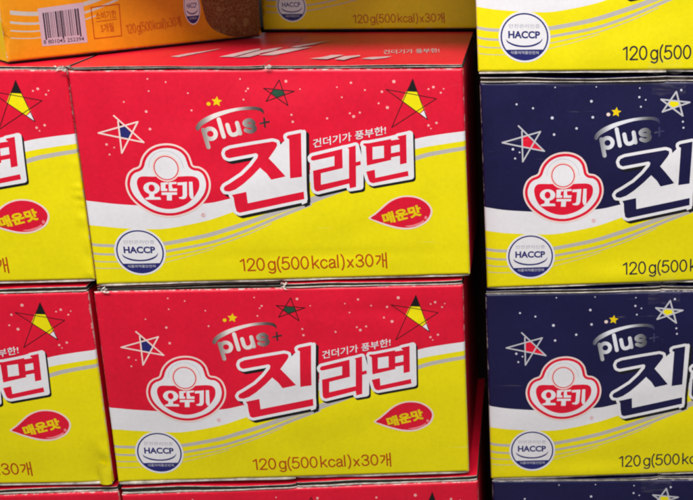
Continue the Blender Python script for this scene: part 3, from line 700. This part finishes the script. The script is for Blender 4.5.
R4t = quad_from_left((492, 481.4), (693, 480), (693, 700), (492, 700), RY)[:2]
FLOOR = min(p.z for p in BCt + BLt + R4t) - .236
def bottom(t, dx=.0): return t + [Vector((t[1].x + dx, t[1].y, FLOOR + .003)), Vector((t[0].x + dx, t[0].y, FLOOR + .003))]
BC, BL_, R4 = bottom(BCt, -.002), bottom(BLt, -.002), bottom(R4t, .001)
def gap(up, low):       # clearance between the bottom edge of one and the top edge of the next
    a = line(up[3], up[2]); b = line(low[0], low[1]); return lambda x: max(.004, a(x) - b(x))
gUL, gLB = gap(UC, LC), gap(LC, BC); gl1, gl2 = gap(LU, LL), gap(LL, BL_)
gr0, gr1, gr2 = gap(RT, R2), gap(R2, R3), gap(R3, R4)
G1, G2 = 'red and yellow noodle cartons stacked on the left', 'navy and yellow noodle cartons stacked on the right'
D = .268
Carton('noodle_carton', 'red carton topping the middle stack, its glossy lid in view', 'carton', UC, D, 'red', free, gUL, G1, seed=1, tear=(.0, .502), lid=True, strip=(.043, .0022), lift=(.0018, .0009),
       dents=((.03, .25, .05, .5, -.0015), (.52, .97, .12, .08, -.0012), (.9, .2, .02, .3, -.0008), (.62, .12, .25, .03, -.0007)))
Carton('noodle_carton', 'red carton second from the top of the middle stack', 'carton', LC, D, 'red', gUL, gLB, G1, seed=2, strip=(.03, .0014), recess=(.007, -.0012), tear=(.03, .52),
       dents=((.08, .2, .09, .3, -.002), (.6, .5, .3, .3, .001), (.35, .12, .03, .2, -.0009), (.8, .88, .2, .04, -.0009)))
Carton('noodle_carton', 'left-cropped red carton with crinkled right edge, under the orange-tinted carton', 'carton', LU, D, 'red', free, gl1, G1, seed=3, crumple=(.99, .022, .62), tear=(.985,))
Carton('noodle_carton', 'left-cropped red carton whose yellow lower corner is crumpled and folded', 'carton', LL, D, 'red', gl1, gl2, G1, seed=5, recess=(0, -.001), crumple=(.98, .035, .3), bulge=.002,
       dents=((.96, .02, .03, .12, -.003),))
Carton('noodle_carton', 'lowest red carton at the bottom left corner, only its top strip in view', 'carton', BL_, D, 'red', gl2, const(.003), G1, seed=6)
Carton('noodle_carton', 'lowest red carton of the middle stack, only its top strip in view', 'carton', BC, D, 'red', gLB, const(.003), G1, seed=7)
Carton('noodle_carton', 'uppermost carton of the right stack showing only its yellow lower half and seal', 'carton', RT, D, 'navy', free, gr0, G2, seed=8, tape='b', dents=((.3, .05, .2, .1, .001),))
Carton('noodle_carton', 'navy carton beside the top red carton of the middle stack', 'carton', R2, D, 'navy', gr0, gr1, G2, seed=9, recess=(-.0015, -.001), tape=True, dents=((.02, .55, .02, .2, -.001), (.42, .03, .14, .06, .0022), (.2, .6, .05, .3, -.0008)))
Carton('noodle_carton', 'navy carton third from the top of the right stack', 'carton', R3, D, 'navy', gr1, gr2, G2, seed=10, tape=True, dents=((.30, .02, .2, .05, .0018), (.1, .9, .1, .08, -.001), (.3, .35, .02, .25, -.0007)))
Carton('noodle_carton', 'lowest navy carton of the right stack, only a dark top strip in view', 'carton', R4, D, 'navy', gr2, const(.003), G2, seed=11, tape=True)
# the folded-over corner of the lower left carton
llo = [o for o in C.objects if o.type == 'EMPTY' and 'crumpled and folded' in o.get('label', '')][0]
ZT = max(UC[0].z, UC[1].z, LU[1].z) + .0062*.60 + .0012

# ------------------------------------------------------------------ cartons lying behind on top
def side_carton(name, label, A2, B2, depth, height, fm, lm, art, wrap, group=None):
    """a carton turned so that a printed side runs from A2 to B2 (x, y); art maps part -> layers in mm"""
    A2, B2 = Vector(A2), Vector(B2); e1 = (B2 - A2); W = e1.length; e1 = e1.normalized(); e2 = Vector((-e1.y, e1.x)); nrm = Vector((e1.y, -e1.x, 0))
    base = Vector(((A2.x+B2.x)/2 + e2.x*depth/2, (A2.y+B2.y)/2 + e2.y*depth/2, ZT))
    t = thing(name, label, 'carton', base, group)
    Wm, Hm = W*1000, height*1000
    def fold(x): return 0 if x >= 3 else 3 - math.sqrt(max(0, 9 - (3-max(0, x))**2))
    def surf(p, lay=0):
        m = min(p[0], Wm-p[0], p[1] + 0.5, Hm-p[1]); q = A2 + e1*(p[0]/1000)
        bul = .002*math.sin(math.pi*min(1, max(0, p[0]/Wm)))*math.sin(math.pi*min(1, max(0, p[1]/Hm)))
        off = bul - fold(m)/1000 + lay*LAYER
        return Vector((q.x + nrm.x*off, q.y + nrm.y*off, ZT + .0022 + p[1]/1000))
    gx = [0, .5, 1.5, 3] + [3 + (Wm-6)*i/24 for i in range(1, 24)] + [Wm-3, Wm-1.5, Wm-.5, Wm]; gy = [0, .5, 1.5, 3] + [3 + (Hm-6)*i/18 for i in range(1, 18)] + [Hm-3, Hm-1.5, Hm-.5, Hm]
    front = None
    allart = {'printed_side': [(0, fm, [[(0, 0), (Wm, 0), (Wm, Hm), (0, Hm)]])]}
    for k, v in art.items(): allart.setdefault(k, []); allart[k] += v
    for part, layers in allart.items():
        items = [(L[0], L[1], L[2] if len(L) == 3 else [[L[2][i] for i in q] for q in L[3]]) for L in layers]
        v2, fs, keys = cdt_mats(items, (gx, gy)); lay = 0 if part == 'printed_side' else 1
        vs = [surf(p, lay) for p in v2]; uv = [(p[0]/Wm, p[1]/Hm) for p in v2]
        names = sorted(set(keys)); mats = [MT[k] for k in names]; fmi = [names.index(k) for k in keys]
        o = link_mesh(part, vs, fs, mats, fmi, t if front is None else front, base, uv, True)
        if front is None: front = o
    def col(p2, z): return Vector((p2.x, p2.y, ZT + z))
    a, b = A2 + e2*.003, B2 + e2*.003; c, d_ = B2 + e2*depth, A2 + e2*depth; z0, z1 = .0022, .0022 + height
    link_mesh('end_panel', [col(a, z0), col(d_, z0), col(d_, z1), col(a, z1)], [[3, 2, 1, 0][::-1]], [MT[lm]], None, t, base)
    link_mesh('end_panel', [col(b, z0), col(c, z0), col(c, z1), col(b, z1)], [[0, 1, 2, 3]], [MT[lm]], None, t, base)
    link_mesh('back_panel', [col(c, z0), col(d_, z0), col(d_, z1), col(c, z1)], [[0, 1, 2, 3]], [MT['kraft']], None, t, base)
    def slab(nm, z0, z1, m):
        a, b = A2 + e2*.005 + e1*.001, B2 + e2*.005 - e1*.001; c, d_ = B2 + e2*depth - e1*.001, A2 + e2*depth + e1*.001
        vs = [col(p, z) for z in (z0, z1) for p in (a, b, c, d_)]
        link_mesh(nm, vs, [[3, 2, 1, 0], [4, 5, 6, 7], [0, 1, 5, 4], [1, 2, 6, 5], [2, 3, 7, 6], [3, 0, 4, 7]], [m], None, t, base)
    slab('bottom_flap', 0, .0021, MT['inside']); slab('top_flap', height + .0023, height + .005, MT['kraft'])  # dark board on the bottom flap paints the shaded gap underneath
    p0 = col(A2, 0); n3 = nrm
    return t
def to_side(A2, B2):
    A2, B2 = Vector(A2), Vector(B2); e1 = (B2-A2).normalized(); n = Vector((e1.y, -e1.x, 0)); p0 = Vector((A2.x, A2.y, 0))
    def f(px, py):
        P = atplane(px, py, p0, n); return ((Vector((P.x, P.y)) - A2).dot(e1)*1000, (P.z - ZT - .0022)*1000)
    return f
def seal_layers(c, rx, ry, L0):
    out = [(L0, 'white', [ell(c[0], c[1], rx, ry)]), (L0+1, 'blue', [ell(c[0], c[1], rx*.925, ry*.925)])]
    th = math.asin(-.57); a, b = rx*.865, ry*.865
    out.append((L0+2, 'white', [[(c[0] + a*math.cos(th + (math.pi-2*th)*i/30), c[1] + b*math.sin(th + (math.pi-2*th)*i/30)) for i in range(31)]]))
    out.append((L0+3, 'blue') + text('HACCP', (c[0]-rx*.62, c[1]-ry*.06), (c[0]+rx*.60, c[1]-ry*.06), ry*.31, .022, 0))
    sm = [(-.69, -.1), (-.6, -.18), (-.34, -.3), (0, -.34), (.34, -.3), (.6, -.18), (.69, -.06), (.66, -.18), (.55, -.28), (.34, -.37), (0, -.41), (-.34, -.37), (-.6, -.27)]
    out.append((L0+3, 'blue', [catmull([(c[0]+x*rx, c[1]+y*ry) for x, y in sm], 3)]))
    out.append((L0+3, 'palegrey') + text('안전관리인증', (c[0]-rx*.62, c[1]+ry*.33), (c[0]+rx*.6, c[1]+ry*.33), ry*.18, 0, 0))
    out.append((L0+3, 'palegrey') + text('식품의약품안전처', (c[0]-rx*.48, c[1]-ry*.70), (c[0]+rx*.48, c[1]-ry*.70), ry*.14, .01, 0))
    return out
# yellow side tinted orange for red bounce, with barcode, turned 45 degrees
pa, pb = atz(9, 64.0, ZT), atz(262.5, 36.5, ZT)
OA, OB = (pa.x, pa.y), (pb.x, pb.y); f = to_side(OA, OB)
def bandl(pts, w, f=None):
    c = catmull([f(*p) for p in pts], 5, False); return [[(x, y-w/2) for x, y in c] + [(x, y+w/2) for x, y in c[::-1]]]
art = {}
art['printed_side'] = [(1, 'grey', bandl([(10, 12.5), (24, 13.6), (40, 13.4), (62, 9.5), (90, 2), (110, -6)], 4.2, f)), (1, 'grey', bandl([(10, 22.3), (24, 23.5), (40, 23), (62, 18.5), (92, 10), (118, -1)], 2.4, f)),
                       (1, 'grey', bandl([(10.5, 30.6), (24, 31.4), (40, 30.6), (66, 25.4), (96, 15.5)], 1.4, f)), (1, 'grey', bandl([(10.5, 38), (24, 38.4), (40, 37.4), (66, 31)], .9, f)),
                       (1.5, 'noodle', [catmull([f(*p) for p in ((205, -70), (196, -30), (200, -4), (203, 10), (207, 22), (216, 31), (232, 36.5), (248, 36), (259.5, 34), (260.3, 0), (260.5, -70))], 4)])]
st = [f(*p) for p in ((37.3, 8.5), (82.5, 2.2), (87.5, 42.3), (42.2, 46.2))]
bars = []; rb = random.Random(9); x = .09
TLs, TRs, BRs, BLs = st
def stp(u, v): return tuple((1-u)*(1-v)*TLs[i] + u*(1-v)*TRs[i] + u*v*BRs[i] + (1-u)*v*BLs[i] for i in (0, 1))
while x < .88:
    w = rb.choice((.011, .011, .022, .033)); long_ = .80 if not (x < .12 or x > .85 or .46 < x < .50) else .84
    bars.append([stp(x, .13), stp(x+w, .13), stp(x+w, long_), stp(x, long_)]); x += w + rb.choice((.010, .010, .02, .028))
art['barcode_sticker'] = [(2, 'lilac', [st]), (3, 'darktext', bars), (3, 'darktext') + text('8 801045 252394', stp(.04, .95), stp(.93, .95), 4.2, .01, 0)]
fr = [f(*p) for p in ((90.5, 7.2), (118.5, 3.9), (121.5, 35.6), (94.3, 38.6))]
bb = lambda u, v: tuple((1-u)*(1-v)*fr[0][i] + u*(1-v)*fr[1][i] + u*v*fr[2][i] + (1-u)*v*fr[3][i] for i in (0, 1))
art['date_box'] = [(2, 'brownred', stroke(fr, .55, True) + stroke([bb(.14, .47), bb(.86, .46)], .35)), (2, 'brownred') + text('소비기한', bb(.13, .41), bb(.88, .41), 8.2, .01, 0), (2, 'brownred') + text('5개월', bb(.27, .84), bb(.74, .84), 9.5, .01, 0)]
a, b = f(127, 33.6), f(181, 25)
art['weight_lettering'] = [(2, 'brownred', mono('120 g(500 kcal~)~x~30~개', a, b, 9.6, .42))]
c = f(191.5, 7); cr_, cu_ = f(199.8, 7), f(191.5, -11)
art['quality_seal'] = seal_layers(c, cr_[0]-c[0], cu_[1]-c[1], 3)
side_carton('turned_carton', 'turned yellow carton, side tinted orange for red bounce, with barcode sticker, resting on red lids', OA, OB, .36, .232, 'orange', 'topyellow', art, None)
# yellow end of the carton at the back
BY = .268
bl, br = aty(263.5, 33.2, BY), aty(500, 30, BY)
YA, YB = (bl.x, BY), (min(br.x, bl.x + .268), BY); f = to_side(YA, YB)
art = {}
art['printed_side'] = [(1, 'grey', bandl([(266, 0), (280, 0), (300, -1), (330, -6), (380, -18)], 2.6, f)), (1, 'grey', bandl([(266, 6), (280, 6.4), (300, 6), (330, 1), (380, -12)], 1.8, f)), (1, 'grey', bandl([(266, 12), (280, 12.6), (305, 11), (335, 5), (385, -8)], 1.2, f))]
c = f(291.5, 6); cr_, cu_ = f(306.5, 6), f(291.5, -10)
art['quality_seal'] = seal_layers(c, cr_[0]-c[0], cu_[1]-c[1], 2)
a, b = f(353.5, 22.8), f(444.5, 21.4)
art['weight_lettering'] = [(2, 'brownred', mono('120 g(500 kcal~)~x~30~개', a, b, 9.8, .6))]
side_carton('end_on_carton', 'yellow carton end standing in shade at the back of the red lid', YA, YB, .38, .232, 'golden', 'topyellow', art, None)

# folded yellow corner on the lower left carton
cor = llo
BRc = LL[2]; TRc = LL[1]
vs, fs = [], []
rnd = random.Random(3); n = 7
for i in range(n+1):
    for j in range(n+1):
        u, v = i/n, j/n
        x = BRc.x - .0135 + .0137*u + .0012*(v-.5); z = BRc.z - .0005 + .0275*v*(1-.15*u) ; 
        y = BRc.y - .0012 - .0028*math.sin(math.pi*u*.9)*(1-.6*v) - rnd.uniform(0, .00025)
        vs.append(Vector((x, y, z)))
for i in range(n):
    for j in range(n):
        a = i*(n+1)+j; fs.append([a, a+n+1, a+n+2, a+1])
MT['corner'] = print_mat('creased_yellow_print', (.76, .66, .004, 1), wear=False)
o = link_mesh('folded_corner', vs, fs, [MT['corner']], None, cor, Vector(cor.location), None, True)

# ------------------------------------------------------------------ setting
def box(name, x0, x1, y0, y1, z0, z1, m):
    vs = [(x, y, z) for z in (z0, z1) for x, y in ((x0, y0), (x1, y0), (x1, y1), (x0, y1))]
    o = link_mesh(name, vs, [[3, 2, 1, 0], [4, 5, 6, 7], [0, 1, 5, 4], [1, 2, 6, 5], [2, 3, 7, 6], [3, 0, 4, 7]], [m]); o['kind'] = 'structure'; return o
box('platform', -.75, 1.25, .315, 1.1, FLOOR, ZT - .0005, MT['dark'])
o = link_mesh('floor', [(-6, -6, FLOOR), (6, -6, FLOOR), (6, 6, FLOOR), (-6, 6, FLOOR)], [[0, 1, 2, 3]], [MT['floor']]); o['kind'] = 'structure'

box('unseen_shade_shelf', -.04, .405, -.065, .9, .50, .53, MT['dark'])  # unseen shelf added overhead to shade the lid and back carton
# ------------------------------------------------------------------ light
def area(name, loc, target, sx, sy, power, col):
    l = bpy.data.lights.new(name, 'AREA'); l.shape = 'RECTANGLE'; l.size = sx; l.size_y = sy; l.energy = power; l.color = col
    o = bpy.data.objects.new(name, l); C.objects.link(o); o.location = loc
    o.rotation_euler = (Vector(target) - Vector(loc)).to_track_quat('-Z', 'Y').to_euler()
area('ceiling_lamp', (.25, -.80, 1.5), (.25, -.05, .0), 1.6, .25, 45, (1, .965, .93))
area('far_ceiling_lamp', (.1, -2.6, 1.9), (.2, 0, 0), 2.2, .8, 24, (1, .97, .95))
w = bpy.data.worlds.new('World'); bpy.context.scene.world = w; w.use_nodes = True
w.node_tree.nodes['Background'].inputs[0].default_value = (.9, .93, 1, 1); w.node_tree.nodes['Background'].inputs[1].default_value = .27
sc = bpy.context.scene
sc.view_settings.view_transform = 'Standard'; sc.view_settings.look = 'None'
sc.render.engine = 'CYCLES'; sc.cycles.filter_width = 2.1; sc.cycles.use_denoising = True; sc.cycles.max_bounces = 8
